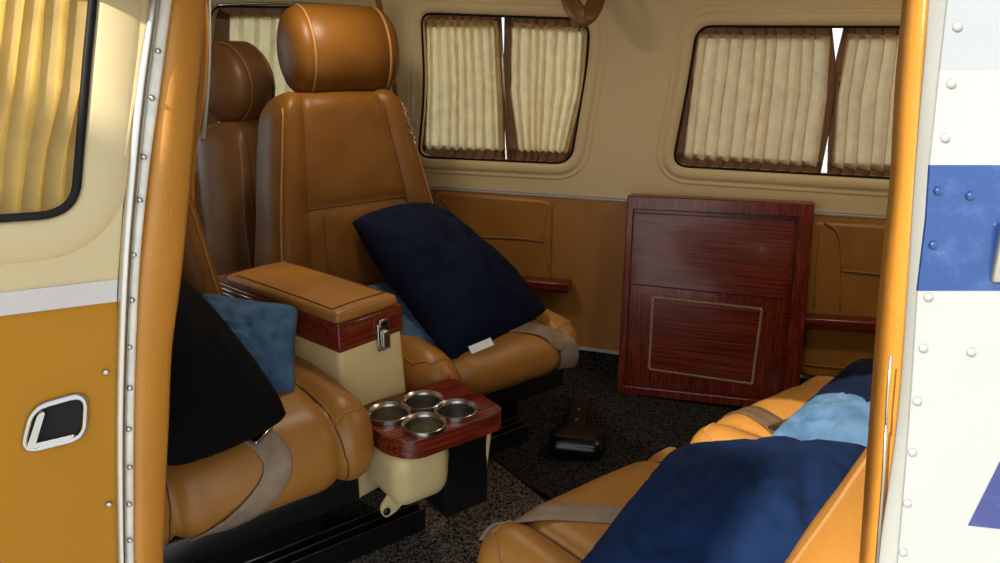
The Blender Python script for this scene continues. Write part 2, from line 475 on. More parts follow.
# upholstered side panels on the far wall
def wall_pad(label, loop_px, inner, armpx, grp, rad=.03):
    lp = round_poly([fw(*p) for p in loop_px], rad)
    t = thing('side_panel', label, 'panel', far(lp[0].x, .09, 0))
    T = -t.location
    pad = sweep_loop(far, lp, [(.0, -.003), (-.001, .006), (-.005, .011), (-.012, .013)])
    vs, fs = cdt(offset_loop(lp, -.012)); pad = join(pad, bm_of([far(v.x, v.y, .013) for v in vs], fs))
    bmesh.ops.translate(pad, verts=pad.verts, vec=T)
    obj('pad', pad, 'leather', t, auto=40)
    for poly in inner:
        q = [far(p.x, p.y, .0135)+T for p in (fw(*c, .013) for c in poly)]
        obj('seam', tube(smooth_path(q, 5), .0016, 6), 'thread', t)
        q = [V(p)+V((0, 0, .005)) for p in q]
        obj('seam', tube(smooth_path(q, 5), .0022, 6), 'thread_l', t)
    return t
wall_pad('stitched tan side panel with horizontal seams behind the navy pillow', [(436, 190), (553, 199), (551, 318), (436, 318)],
         [[(480, 238), (520, 240), (544, 243)], [(548, 206), (544, 240), (549, 270)], [(440, 200), (452, 214), (462, 240)]], None, 'a')
wall_pad('tan side panel with curved double seam aft of the mahogany cabinet', [(808, 219), (960, 228), (955, 384), (800, 376)],
         [[(824, 224), (838, 236), (841, 268), (840, 310)], [(821, 226), (817, 260), (814, 308)], [(842, 272), (870, 275), (920, 280)], [(805, 366), (850, 370), (930, 372)]], None, 'b')
def armrest(label, p0, p1, h=.032, dep=.05):
    a, b = fw(*p0), fw(*p1); z = (a.y+b.y)/2
    A = far(a.x, z, .012); B = far(b.x, z, .012); mid = (A+B)/2; Ln = (B-A).length
    o = obj('wooden_armrest', rbox(Ln/2, dep/2, h/2, .006, (14, 8, 8)), 'wood')
    o.location = mid+WN*(dep/2); o.rotation_euler = (0, math.atan2(a.y-b.y, Ln)*1.0, math.atan2(WU.y, WU.x))
    return tag(o, label, 'armrest')
armrest('glossy mahogany armrest ledge behind the navy pillow', (478, 275), (573, 283))
armrest('glossy mahogany armrest ledge beside the right door post', (803, 316), (935, 324))

# ================================================================ FLOOR, SHELL
floor = holed_slab([(-2.2, -.2), (2.4, -.2), (2.4, 3.4), (-2.2, 3.4)], [], lambda x, y, d: V((x, y, d)), -.03, 0)
floor.free()
near_line = [(-2.2, .72), (-.95, .72), (-.40, .745), (.26, .455), (1.2, .43), (2.2, .43)]
def far_at(x): return 2.35-.3365*(x+.19)
ends = [(-2.2, far_at(-2.2)), (1.55, far_at(1.55))]
pl = [V(p) for p in [(-2.2, .72), (-.95, .72), (-.40, .745), (.26, .455), (1.47, .44)]]+[V((1.47, far_at(1.47)+.02)), V((-2.2, far_at(-2.2)+.02))]
struct(obj('floor', holed_slab(pl, [], lambda x, y, d: V((x, y, d)), -.03, 0), 'carpet', smooth=False))
def ext(pl, d=.0): return pl
struct(obj('ceiling', holed_slab(pl, [], lambda x, y, d: V((x, y, d)), 1.24, 1.27), 'cream', smooth=False))
def wall_quad(name, a, b, z0, z1, m='cream', th=.03, side=1):
    a, b = V((*a, 0)), V((*b, 0)); d = (b-a).normalized(); n = V((-d.y, d.x, 0))*side*th
    P = [a, b, b+n, a+n]; vs = [p+V((0, 0, z)) for z in (z0, z1) for p in P]
    return struct(obj(name, mesh_from(vs, [(0, 3, 2, 1), (4, 5, 6, 7), (0, 1, 5, 4), (1, 2, 6, 5), (2, 3, 7, 6), (3, 0, 4, 7)]), m, smooth=False))
wf = wall_quad('wall_front', (-2.2, .72), (-2.2, far_at(-2.2)+.03), -.03, .62)
ws_ = wall_quad('window_4', (-2.19, .72), (-2.19, far_at(-2.2)+.03), .62, 1.24, 'glass', .006)
wall_quad('wall_aft', (1.47, .44), (1.47, far_at(1.47)+.03), -.03, 1.27, side=-1)
wall_quad('wall_near', (-2.2, .80), (-.45, .80), -.03, 1.27, side=-1)
# door header and upper far curve
wall_quad('wall_header', (-.43, .76), (.24, .50), 1.06, 1.27, 'white', side=-1)
wall_quad('trim_3', (S0*.948-.19, 2.35-.319*S0-.075), (1.47, far_at(1.47)-.075), 1.15, 1.25, 'cream')
wall_quad('trim_4', (-.42, .745), (.25, .46), -.06, .0, 'alu', side=-1)
# ground outside
gp = holed_slab([(-30, -30), (30, -30), (30, 30), (-30, 30)], [], lambda x, y, d: V((x, y, d)), -.9, -.8)
gm = plain('concrete', (.50, .48, .43), .9, .15, 2)
struct(obj('ground', gp, gm, smooth=False))

# unseen wall added outside, its edge throws the shade over the doorway
az_ = math.radians(SUN_AZ); hx_, hy_ = .32-3.5*math.cos(az_), .76-3.5*math.sin(az_)
wall_quad('wall_shade_caster', (hx_, hy_), (hx_-4*math.sin(az_), hy_+4*math.cos(az_)), -.8, 3.285, 'cream', .15)

# ================================================================ OPEN DOOR (left)
DE = [(.2, -.425, .645), (.485, -.393, .66), (.64, -.378, .672), (.775, -.364, .69), (.90, -.348, .715), (1.034, -.327, .76), (1.2, -.29, .84)]
DU = V((-.906, -.42, 0)).normalized(); DN = V((.42, -.906, 0)).normalized()
def dE(z): x, y = interp(DE, z); return V((x, y, z))
door = Surf(lambda s, z: dE(z)+DU*s, lambda s, z: DN)
def dw(px, py, d=0): return door.inv(px, py, d, (.1, .8))
ZS = [.2, .34, .485, .56, .64, .71, .775, .84, .90, .97, 1.034, 1.12, 1.2]
def dpanel(z0, z1, m, d0, d1, holes=(), s1=.72, name=None, parent=None):
    zz = sorted({z0, z1} | {z for z in ZS if z0 < z < z1})
    outer = [(0, z) for z in zz]+[(s1*k/8, z1) for k in range(1, 9)]+[(s1, z) for z in reversed(zz[:-1])]+[(s1*k/8, z0) for k in range(7, 0, -1)]
    ex = [(s1*k/12, z) for k in range(1, 12) for z in zz[1:-1] if not any(inside(V((s1*k/12, z)), offset_loop(h, .01)) for h in holes)]
    vs, fs = cdt(outer, holes, ex)
    bm = bmesh.new(); T = [bm.verts.new(door(v.x, v.y, d1)) for v in vs]; B = [bm.verts.new(door(v.x, v.y, d0)) for v in vs]
    cnt = {}
    for f in fs:
        bm.faces.new([T[i] for i in f]); bm.faces.new([B[i] for i in reversed(f)])
        for i in range(len(f)):
            e = (f[i], f[(i+1) % len(f)]); cnt.setdefault(tuple(sorted(e)), []).append(e)
    for es in cnt.values():
        if len(es) == 1: a, b = es[0]; bm.faces.new((T[a], B[a], B[b], T[b]))
    return obj(name, bm, m, parent, auto=25)
zb = dw(118, 289).y; zb0 = dw(0, 305).y; zbelt = (zb+zb0)/2
dwin_pts = [dw(84, 190), dw(80, 213), dw(0, 213), V((.55, dw(0, 213).y)), V((.55, 1.15)), dw(104, -60)]
dwin = round_poly([dw(97, 0), dw(81, 216), V((.56, dw(0, 214).y)), V((.56, 1.14)), V((dw(104, -60).x, 1.14))], [.3, .035, .06, .05, .05], 8)
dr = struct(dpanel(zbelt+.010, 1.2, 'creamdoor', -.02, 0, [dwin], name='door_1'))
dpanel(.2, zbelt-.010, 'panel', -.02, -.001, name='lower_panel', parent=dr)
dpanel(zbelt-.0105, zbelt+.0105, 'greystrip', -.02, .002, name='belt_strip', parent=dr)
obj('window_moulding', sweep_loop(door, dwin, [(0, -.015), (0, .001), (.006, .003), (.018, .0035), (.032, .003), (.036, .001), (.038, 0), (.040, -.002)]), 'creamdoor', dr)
obj('rubber_seal', tube([door(p.x, p.y, .001) for p in offset_loop(dwin, -.003)], .0042, 6, True), 'rubber', dr)
obj('window_glass', holed_slab(offset_loop(dwin, .003), [], door, -.03, -.027), 'glass', dr, smooth=False)
def slant(px, py): return (px, py)
cb = obj('yellow_pleated_curtain', pleats(door, [V((.565, 1.15)), V((.565, .98)), V((.565, dw(0, 214).y-.006))], [V((dw(104, -60).x-.012, 1.15)), dw(101, 90), dw(82, 218)], 34, .010, -.012, (.1, .8), 0, seed=8, rows=16, wob=.0015, front=.8), 'curtain_y', auto=20)
tag(cb, 'yellow pleated curtain filling the window of the open door', 'curtain')
# door handle
hc = [dw(33, 408), dw(86, 393), dw(84, 436), dw(23, 451)]
def quad_map(c, u, v): return c[0].lerp(c[1], u).lerp(c[3].lerp(c[2], u), v)
hl = round_poly(hc, .014)
ring = sweep_loop(door, hl, [(-.0025, -.004), (-.0025, .003), (-.0005, .005), (.002, .0045), (.0035, .002), (.004, -.002)])
hd = obj('door_handle', ring, 'chrome', dr)
hb = holed_slab(offset_loop(hl, -.003), [], door, -.003, .0015)
obj('handle_recess', hb, 'rubber', hd, smooth=False)
lv = [quad_map(hc, .12, .10), quad_map(hc, .26, .08), quad_map(hc, .19, .92), quad_map(hc, .05, .93)]
obj('handle_lever', holed_slab(round_poly(lv, .006), [], door, 0, .009), 'chrome', hd, auto=30)
obj('handle_bar', holed_slab(round_poly([quad_map(hc, .1, .84), quad_map(hc, .85, .86), quad_map(hc, .8, .96), quad_map(hc, .1, .97)], .002), [], door, 0, .004), 'steel', hd, auto=30)
for p in ((106, 372), (109, 504)):
    q = door(*dw(*p)); o = obj('screw', lathe([(.0001, .002), (.0025, .0018), (.0032, 0), (.0001, -.001)], 10), 'steel', dr)
    o.rotation_euler = V((0, 0, 1)).rotation_difference(DN).to_euler(); o.location = q+DN*.001

# rim strips and jamb, as lofted bands.  rows: pixel row, left x, right x, distance of each edge
def band(rows, bulge, thick, pw=.5, k=10, steps=4, toward=V((.1, -1, 0))):
    Ls = smooth_path([at_y(r[1], r[0], r[3]) for r in rows], steps); Rs = smooth_path([at_y(r[2], r[0], r[4]) for r in rows], steps)
    return loft(Ls, Rs, bulge, thick, k, toward, pw)
def yj(row, lo=.66, hi=.76): return interp([(-120, .80), (0, .76), (280, .69), (563, .66), (700, .65)], row)
edge = [(-120, 166, 176), (0, 149, 160), (90, 135, 148), (180, 126, 139), (280, 119, 131), (420, 115, 126), (563, 117, 126), (640, 121, 129)]
rim = obj('door_rim', band([(r, a, b, yj(r)-.003, yj(r)+.002) for r, a, b in edge], .006, .02), 'alu'); struct(rim); rim.name = 'trim_5'
sl = [(-120, 176, 190), (0, 160, 172), (90, 148, 160), (180, 139, 148), (280, 131, 139), (420, 126, 134), (563, 126, 134), (640, 129, 136)]
rim2 = struct(obj('trim_6', band([(r, a, b, yj(r)+.004, yj(r)+.008) for r, a, b in sl], .002, .02), 'sealwhite'))
for p in ((158, 51), (152, 98), (144, 157), (140, 200), (134, 255), (132, 300), (129.5, 347), (130, 388), (129, 429), (130, 467), (129.5, 504), (130, 540)):
    q = at_y(p[0], p[1], yj(p[1])+.003); o = obj('screw', lathe([(.0001, .0025), (.0022, .002), (.003, 0), (.0001, -.002)], 10), 'steel', rim2)
    o.rotation_euler = (math.pi/2, 0, 0); o.location = q
jl = [(-120, 192, 222), (0, 172, 207), (60, 165, 201), (120, 160, 195), (200, 151, 189), (280, 139, 181), (350, 134, 172), (420, 133, 169), (500, 134, 165), (563, 134, 163), (660, 138, 162)]
struct(obj('trim_7', band([(r, a, b, yj(r)+.012, yj(r)+.05) for r, a, b in jl], .007, .03), 'leather_jamb'))

# right post, white bevel and exterior skin
def yr(row): return interp([(-150, .52), (0, .475), (280, .445), (563, .43), (700, .425)], row)
jr = [(-150, 920, 942), (0, 909, 930), (90, 901, 923), (180, 896, 918), (280, 886, 910), (420, 875, 899), (563, 865, 880), (680, 856, 866)]
struct(obj('trim_8', band([(r, a, b, yr(r)+.04, yr(r)+.004) for r, a, b in jr], .003, .004, .6), 'leather_jamb'))
jw = [(-150, 942, 962), (0, 929, 948), (165, 917, 930), (290, 908, 918), (420, 898, 910), (563, 877, 897), (680, 862, 890)]
def ys(z): return interp([(.1, .43), (.5, .425), (.7, .43), (.9, .447), (1.05, .475), (1.2, .52)], z)-.014
skin = Surf(lambda x, z: V((x, ys(z), z)), lambda x, z: V((0, -1, 0)))
def sk(px, py): return skin.inv(px, py, 0, (.3, .8))
def bevel_edge():
    Ls = smooth_path([at_y(a, r, yr(r)-.002) for r, a, b in jw], 4)
    Rs = smooth_path([(lambda p: skin(p.x, p.y, 0)+V((0, .0012, 0)))(sk(b, r)) for r, a, b in jw], 4)
    return loft(Ls, Rs, .001, .002, 10, V((.1, -1, 0)), .5)
jw = [(-150, 943, 966), (0, 929, 951), (165, 915, 935), (290, 907, 922), (420, 897, 914), (563, 877, 901), (680, 862, 892)]
struct(obj('trim_9', bevel_edge(), 'white'))
sedge = [(948, 0), (939, 80), (930, 165), (918, 290), (910, 420), (897, 563), (889, 660)]
sp = [sk(*p) for p in sedge]
def skin_patch(name, poly, m, d, parent=None, lab=None):
    return obj(name, holed_slab(poly, [], skin, -.0, d), m, parent, smooth=False)
XR = 1.0
def skin_part(y0, y1, m, name, d0=-.0, parent=None):
    zt, zb_ = (sk(960, y0).y if y0 is not None else 1.17), (sk(960, y1).y if y1 is not None else .1)
    ed = sorted([p for p in sp if zb_+.004 < p.y < zt-.004], key=lambda p: -p.y)
    def xe(z):
        P = sorted(sp, key=lambda p: p.y)
        return interp([(p.y, p.x) for p in P], z)
    zs = sorted({zb_, zt} | {z for z in (.2, .3, .4, .5, .6, .7, .75, .8, .85, .9, .95, 1., 1.05, 1.1) if zb_ < z < zt})
    bm = bmesh.new(); rows = []
    for z in zs:
        A = [skin(xe(z), z, 0), skin(XR, z, 0)]
        B = [a+V((0, .002, 0)) for a in A]; rows.append([bm.verts.new(p) for p in (A[0], A[1], B[1], B[0])])
    for i in range(len(rows)-1):
        for j in range(4): bm.faces.new((rows[i][j], rows[i][(j+1) % 4], rows[i+1][(j+1) % 4], rows[i+1][j]))
    bm.faces.new(rows[0]); bm.faces.new(rows[-1][::-1])
    return obj(name, bm, m, parent, auto=30)
ws = struct(skin_part(291, None, 'white', 'wall_exterior'))
skin_part(165, 291, 'blue', 'blue_stripe', parent=ws)
skin_part(71, 165, 'white', 'white_skin', parent=ws)
skin_part(None, 71, 'greypaint', 'grey_skin', parent=ws)
obj('blue_emblem_corner', holed_slab([sk(968, 525), sk(1040, 533), sk(1040, 420), sk(1018, 425), sk(999, 463)], [], skin, 0, .0006), 'bluedark', ws, smooth=False)
def rivet(px, py, m):
    p = sk(px, py); o = obj('rivet', lathe([(.0001, .0022), (.0016, .0020), (.0024, .0013), (.0028, 0), (.0001, -.001)], 14), m, ws)
    o.location = skin(p.x, p.y, 0); o.rotation_euler = (math.pi/2, 0, 0)
for p in ((957, 27), (951, 84), (945, 138), (928, 297), (923, 348), (971, 352), (917, 401), (912, 452), (907, 503), (903, 552)): rivet(*p, 'white')
for p in ((938, 191), (970, 196), (933, 245)): rivet(*p, 'blue')
lt = sk(1003, 252); o = obj('skin_latch', rbox(.006, .003, .018, .003, (6, 4, 8)), 'steel', ws); o.location = skin(lt.x, lt.y, .002)
q = [at_y(p[0], p[1], yr(p[1])-.012) for p in ((891, 355), (887, 400), (886, 425))]
struct(obj('trim_10', tube(q, .0008, 6), 'steel'))
q = [at_y(p[0], p[1], yr(p[1])-.006) for p in ((886, 425), (883, 480), (876, 570))]
struct(obj('trim_11', tube(q, .001, 6), 'steel'))
wall_quad('wall_near_aft', (.38, .46), (1.47, .45), .0, 1.27, side=1)

# ================================================================ SEATS
def bvh(bm): return BVHTree.FromBMesh(bm)
def lay(tree, wp, steps=10, off=.0):
    """wp: [(origin, dir)] ; returns points/normals on the surface"""
    out = []
    for i in range(len(wp)-1):
        for k in range(steps+(i == len(wp)-2)):
            t = k/steps; o = V(wp[i][0]).lerp(V(wp[i+1][0]), t); d = V(wp[i][1]).lerp(V(wp[i+1][1]), t).normalized()
            h = tree.ray_cast(o, d)
            if h[0] is not None:
                n = h[1] if h[1].dot(d) < 0 else -h[1]
                out.append((h[0]+n*off, n))
    return out
def ribbon(pn, w, th=.0015):
    pn = [(V(p), V(n)) for p, n in pn]
    for it in range(8):
        q = list(pn)
        for i in range(1, len(pn)-1):
            pp = pn[i][0].lerp((pn[i-1][0]+pn[i+1][0])/2, .5); 
            q[i] = (pp if it < 3 else pn[i][0], (pn[i-1][1]+pn[i][1]*.5+pn[i+1][1]).normalized())
        q[0] = (pn[0][0], pn[1][1]); q[-1] = (pn[-1][0], pn[-2][1]); pn = q
    bm = bmesh.new(); rows = []
    for i, (p, n) in enumerate(pn):
        t = (pn[min(i+1, len(pn)-1)][0]-pn[max(i-1, 0)][0]).normalized(); s = t.cross(n).normalized()
        rows.append([bm.verts.new(p+s*w/2), bm.verts.new(p+s*w*.46+n*th), bm.verts.new(p+s*w*.2+n*th*.75), bm.verts.new(p-s*w*.2+n*th*.75), bm.verts.new(p-s*w*.46+n*th), bm.verts.new(p-s*w/2)])
    for i in range(len(rows)-1):
        for j in range(5): bm.faces.new((rows[i][j], rows[i][j+1], rows[i+1][j+1], rows[i+1][j]))
        bm.faces.new((rows[i][5], rows[i][0], rows[i+1][0], rows[i+1][5]))
    bm.faces.new(rows[0]); bm.faces.new(rows[-1][::-1])
    return bm
def seam_on(tree, wp, parent, m='thread', r=.0013, name='seam', steps=12):
    pn = lay(tree, wp, steps, .0007)
    if len(pn) < 3: return
    return obj(name, tube([p for p, n in pn], r, 6), m, parent)
def g(x, s): return math.exp(-(x/s)**2)
DOWN = V((0, 0, -1)); BACK = V((0, -1, 0))

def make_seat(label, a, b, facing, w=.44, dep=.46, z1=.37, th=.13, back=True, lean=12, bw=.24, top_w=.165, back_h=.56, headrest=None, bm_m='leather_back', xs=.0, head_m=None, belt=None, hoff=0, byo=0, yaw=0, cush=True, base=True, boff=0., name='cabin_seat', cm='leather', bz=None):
    p = AB(a, b)
    t = thing(name, label, 'seat', (p.x, p.y, 0), math.radians((-143.13 if facing > 0 else 36.87)+yaw))
    hw = w/2; hd = dep/2; hz = th/2; sx = hw*.62
    tree = None
    if cush:
        def fn(p, n):
            q = p.copy()
            dome = (1-(p.x/hw)**2)*(1-(p.y/hd)**2)
            if n.z > .3: q.z += .016*dome+.010*g(abs(p.x)-hw*.84, .035)*(1-abs(p.y/hd)**4)
            if n.y > .3: q.y += .014*(1-(p.x/hw)**4)*(1-(p.z/hz)**2)
            gr = .010*g(abs(p.x)-sx, .016)+.004*g(abs(p.x)-sx, .005)
            if n.z > .2 or n.y > .2: q -= n*gr
            q.z -= .012*max(0, -p.y/hd)
            q += n*.0022*noise.noise(V((p.x*16+a*9, p.y*16, p.z*16)))
            return q
        c = rbox(hw, hd, hz, .058, (46, 46, 22), fn, (0, 0, z1-hz)); tree = bvh(c)
        co_ = obj('seat_cushion', c, cm, t)
        for s in (-1, 1):
            seam_on(tree, [((s*sx, -hd*.8, 1), DOWN), ((s*sx, hd*.6, 1), DOWN), ((s*sx*1.02, hd+.2, z1+.12), V((0, -1, -.7))), ((s*sx*1.06, hd+.3, z1-hz), BACK), ((s*sx*1.1, hd+.3, z1-th*.92), BACK)], co_)
            seam_on(tree, [((s*(sx+.004), hd*.88, 1), DOWN), ((s*hw*.86, hd*.87, 1), DOWN), ((s*hw*.95, hd*.7, 1), DOWN), ((s*hw*.955, hd*.3, 1), DOWN), ((s*hw*.955, -hd*.7, 1), DOWN)], co_, 'thread_l', .0018, 'piping')
    if base:
        fb = rbox(hw*.86, hd*.85, .028, .01, (8, 8, 4), None, (0, -.01, z1-th-.024))
        obj('seat_frame', fb, 'black', t)
        lb = bmesh.new()
        hh = (z1-th-.05)/2
        obj('seat_base', rbox(hw*.8, hd*.5, hh, .008, (6, 6, 6), None, (0, -hd*.42, hh+.002)), 'black', t)
        for s in (-1, 1):
            obj('seat_leg', rbox(.010, hd*.35, hh, .004, (4, 8, 6), None, (s*hw*.72, -.10, hh+.004)), 'black', t)
    if back:
        hb = back_h/2
        def fnb(p, n):
            q = p.copy(); h = max(0, (p.z+hb)/back_h)
            k = (bw+(top_w-bw)*h**1.15)/bw
            front = n.y > .2
            if front:
                ax = abs(p.x)/bw
                q.y += .022*g(ax-.80, .2)*(1-.4*h)-.006*g(ax-.60, .035)
                if ax < .58: q.y += .008*(1-(ax/.58)**2)
                if ax < .6: q.y -= .005*g(h-.52, .02)
                if h < .5 and ax < .6: q.y -= .003*g(ax-.42, .03)
            q.x *= k
            q += n*.002*noise.noise(V((p.x*14, p.y*14, p.z*14+a)))
            # rounder shoulders
            if h > .86: q.x *= 1-.10*((h-.86)/.14)**2
            return q
        bb = rbox(bw, .07, hb, .05, (44, 18, 46), fnb)
        R = Matrix.Translation((boff, -hd+.02+byo, z1-.02 if bz is None else bz)) @ Matrix.Rotation(math.radians(lean), 4, 'X') @ Matrix.Translation((0, 0, hb))
        bmesh.ops.transform(bb, matrix=R, verts=bb.verts); tb = bvh(bb)
        bo = obj('backrest', bb, bm_m, t)
        R3 = R.to_3x3()
        def wb(x, z, y=.5, d=(0, -1, 0)):
            h = z; k = (bw+(top_w-bw)*h**1.15)/bw
            return (R @ V((x*bw*k, y, -hb+back_h*z)), R3 @ V(d))
        for s in (-1, 1):
            seam_on(tb, [wb(s*.60, .04), wb(s*.60, .5), wb(s*.60, .94)], bo, steps=14)
            seam_on(tb, [wb(s*.90, .04), wb(s*.90, .5), wb(s*.88, .93)], bo, 'thread_l', .0024, 'piping', 14)
            seam_on(tb, [wb(s*.42, .05), wb(s*.43, .52)], bo)
        seam_on(tb, [wb(-.60, .52), wb(.60, .52)], bo)
        if headrest:
            hl_, hr_, sq = headrest  # half length, radius (vertical), squash
            prof = [(.0001, -hl_-.018), (hr_*.35, -hl_-.0165), (hr_*.62, -hl_-.011), (hr_*.82, -hl_-.002), (hr_*.93, -hl_+.010), (hr_*.985, -hl_+.026), (hr_*.955, -hl_+.030), (hr_, -hl_+.035),
                    (hr_*1.02, -hl_*.4), (hr_*1.025, 0)]
            prof = prof+[(r, -z) for r, z in reversed(prof[:-1])]
            hbm = lathe(prof, 48, 'x', sq=sq)
            def pos(z): return R @ V((hoff, .012, hb+z))
            bmesh.ops.transform(hbm, matrix=Matrix.Translation(pos(hr_*.90)) @ Matrix.Rotation(math.radians(lean), 4, 'X'), verts=hbm.verts)
            ho = obj('headrest', hbm, head_m or bm_m, t)
            for s in (-1, 1):
                c_ = [Matrix.Translation(pos(hr_*.90)) @ Matrix.Rotation(math.radians(lean), 4, 'X') @ V((s*(hl_-.028), hr_*.985*sq*math.cos(2*math.pi*k/40), hr_*.985*math.sin(2*math.pi*k/40))) for k in range(40)]
                obj('piping', tube(c_, .0036, 6, True), 'thread_l', ho)
                q = [R @ V((s*.05, 0, hb-.03)), R @ V((s*.05, 0, hb+.05))]
                obj('headrest_post', tube(q, .006, 10), 'chrome', ho)
    if belt and tree:
        pts, bwid, m_, buck = belt
        pn = []
        for q in smooth_path(pts, 8):
            h_ = tree.find_nearest(q)
            nn = h_[1] if h_[1].dot(h_[0]-V((0, 0, z1-hz))) > 0 else -h_[1]
            pn.append((h_[0]+nn*.0012, nn))
        be = obj('seat_belt', ribbon(pn, bwid, .0025), m_, t)
        if buck is not None:
            i = 0 if buck > 0 else -1
            i = buck if buck > 1 else i
            p_, n_ = pn[i]; tt = (pn[1][0]-pn[0][0]).normalized() if i == 0 else (pn[i][0]-pn[i-1][0]).normalized()
            s_ = tt.cross(n_).normalized()
            bk = rbox(.022, .026, .005, .004, (6, 6, 4)); Rm = Matrix((( *s_, 0), (*tt, 0), (*n_, 0), (0, 0, 0, 1))).transposed()
            bmesh.ops.transform(bk, matrix=Matrix.Translation(p_+n_*.006) @ Rm, verts=bk.verts)
            obj('belt_buckle', bk, 'chrome', be)
    t['_'] = 0; del t['_']
    return t

up = DOWN
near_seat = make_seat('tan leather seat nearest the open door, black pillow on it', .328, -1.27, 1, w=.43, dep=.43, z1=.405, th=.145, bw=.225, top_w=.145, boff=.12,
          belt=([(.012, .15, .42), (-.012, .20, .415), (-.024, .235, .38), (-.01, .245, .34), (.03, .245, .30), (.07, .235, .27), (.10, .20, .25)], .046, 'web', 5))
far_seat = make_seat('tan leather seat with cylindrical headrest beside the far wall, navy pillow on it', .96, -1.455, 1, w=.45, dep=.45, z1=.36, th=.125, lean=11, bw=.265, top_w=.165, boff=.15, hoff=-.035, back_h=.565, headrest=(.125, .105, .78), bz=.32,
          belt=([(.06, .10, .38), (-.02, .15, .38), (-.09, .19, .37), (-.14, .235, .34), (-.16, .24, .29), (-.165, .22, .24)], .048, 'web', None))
pilot = make_seat('dark brown front-row seat with rounded headrest behind the nearer headrest', .86, -1.93, 1, w=.42, dep=.42, z1=.36, bw=.24, top_w=.12, lean=8, back_h=.53, yaw=34, headrest=(.075, .108, .80), bm_m='leather_brown', name='front_seat', cm='leather_brown', cush=False, base=False, bz=.26)
aft1 = make_seat('tan leather aft seat in the foreground with navy pillow and grey belt', .705, -.50, -1, w=.43, dep=.48, z1=.37, th=.14, bw=.205, top_w=.15, lean=19, back_h=.5, boff=-.02, byo=.02, bz=.30, bm_m='leather',
          belt=([(.03, .05, .39), (-.019, .095, .39), (-.058, .135, .39), (-.10, .185, .38), (-.145, .235, .35), (-.165, .24, .32)], .042, 'web', 1))
aft2 = make_seat('tan leather aft seat by the mahogany cabinet with dark brown belt', 1.155, -.52, -1, w=.42, dep=.46, z1=.37, th=.14, bw=.2, top_w=.16, lean=14, back_h=.5, bm_m='leather',
          belt=([(-.11, .09, .39), (-.085, .15, .385), (-.07, .20, .37), (-.065, .235, .34), (-.06, .235, .28)], .042, 'webd', 1))

# small chain on the far backrest
q0 = at_y(403, 106, 1.90); cl = bmesh.new()
for k in range(9):
    c = q0+V((.0035*k+.0015*math.sin(k*2), -.004*math.sin(k), -.0115*k)); rr = .0065
    ax = (V((1, 0, .2)), V((.2, 1, .3)))[k % 2].normalized(); bx = ax.cross(V((0, .2, 1))).normalized(); cx = V((0, 0, 1))
    tube([c+bx*math.cos(t)*rr*.6+cx*math.sin(t)*rr for t in [2*math.pi*i/10 for i in range(10)]], .0011, 5, True, cl)
tag(obj('small_chain', cl, 'steel'), 'tiny metal chain hanging at the far edge of the tall backrest', 'chain')

# ================================================================ CONSOLE
con = thing('console_box', 'cream console box with mahogany band and padded tan lid between the seats', 'console', AB(.560, -1.425), math.radians(-130.5))
cw, cd = .079, .222
def taper(p, n):
    q = p.copy(); k = (-.5*(p.z/.16)+.5); q.x *= 1+.14*k; q.y *= 1+.05*k; return q
obj('body', rbox(cw*.97, cd*.985, .16, .012, (8, 8, 8), taper, (0, 0, .305)), 'plastic', con, auto=40)
obj('wood_band', rbox(cw, cd, .0275, .006, (6, 6, 6), None, (0, 0, .483)), 'wood', con, auto=40)
def padf(p, n):
    q = p.copy(); q.z += .009*(1-(p.x/.075)**2)*(1-(p.y/.2)**2) if n.z > .2 else 0; return q
lid = rbox(cw*.95, cd*.84, .012, .011, (14, 20, 8), padf, (0, .028, .517)); tl = bvh(lid)
lo = obj('padded_lid', lid, 'leather', con)
seam_on(tl, [((cw*.8, -cd*.6, 1), DOWN), ((cw*.8, cd*.85, 1), DOWN), ((-cw*.8, cd*.85, 1), DOWN), ((-cw*.8, -cd*.6, 1), DOWN)], lo)
lat = rbox(.015, .004, .028, .003, (6, 4, 8), None, (-.022, cd+.003, .462)); lo2 = obj('latch', lat, 'chrome', con)
obj('latch_lever', rbox(.008, .004, .018, .003, (6, 4, 8), None, (-.022, cd+.009, .457)), 'steel', lo2)
obj('latch_keeper', rbox(.011, .003, .008, .002, (6, 4, 6), None, (-.022, cd+.006, .490)), 'chrome', lo2)
obj('rear_rails', join(tube([V((cw+.002, -cd, .5)), V((cw+.002, -.05, .5))], .0022, 6), tube([V((cw+.002, -cd, .49)), V((cw+.002, -.05, .49))], .0018, 6)), 'steel', con)

# ================================================================ CUP TRAY
ctray = AB(.668, -1.12)
tr = thing('cup_holder_tray', 'mahogany tray with four steel cup holders in front of the cream console', 'cup holder', (ctray.x, ctray.y, 0), math.radians(-143.13))
outer = round_poly([V((-.115, -.085)), V((.118, -.085)), V((.118, .05)), (V((.085, .098))), V((-.115, .098))], [.02, .02, .03, .03, .03])
cc = []
for px, py in ((389, 411), (423, 399), (456, 408), (424, 422)):
    w = at_z(px, py, .345)-ctray; x = -(w.x*.8+w.y*.6); y = w.x*.6-w.y*.8; cc.append(V((x, y)))
holes = [[c+V((math.cos(t), math.sin(t)))*.034 for t in [2*math.pi*k/28 for k in range(28)]] for c in cc]
sb = holed_slab(outer, holes, lambda x, y, d: V((x, y, d)), .300, .336)
to = obj('tray_top', sb, 'wood', tr, auto=35)
bv = to.modifiers.new('bevel', 'BEVEL'); bv.width = .004; bv.segments = 3; bv.limit_method = 'ANGLE'; bv.angle_limit = math.radians(60)
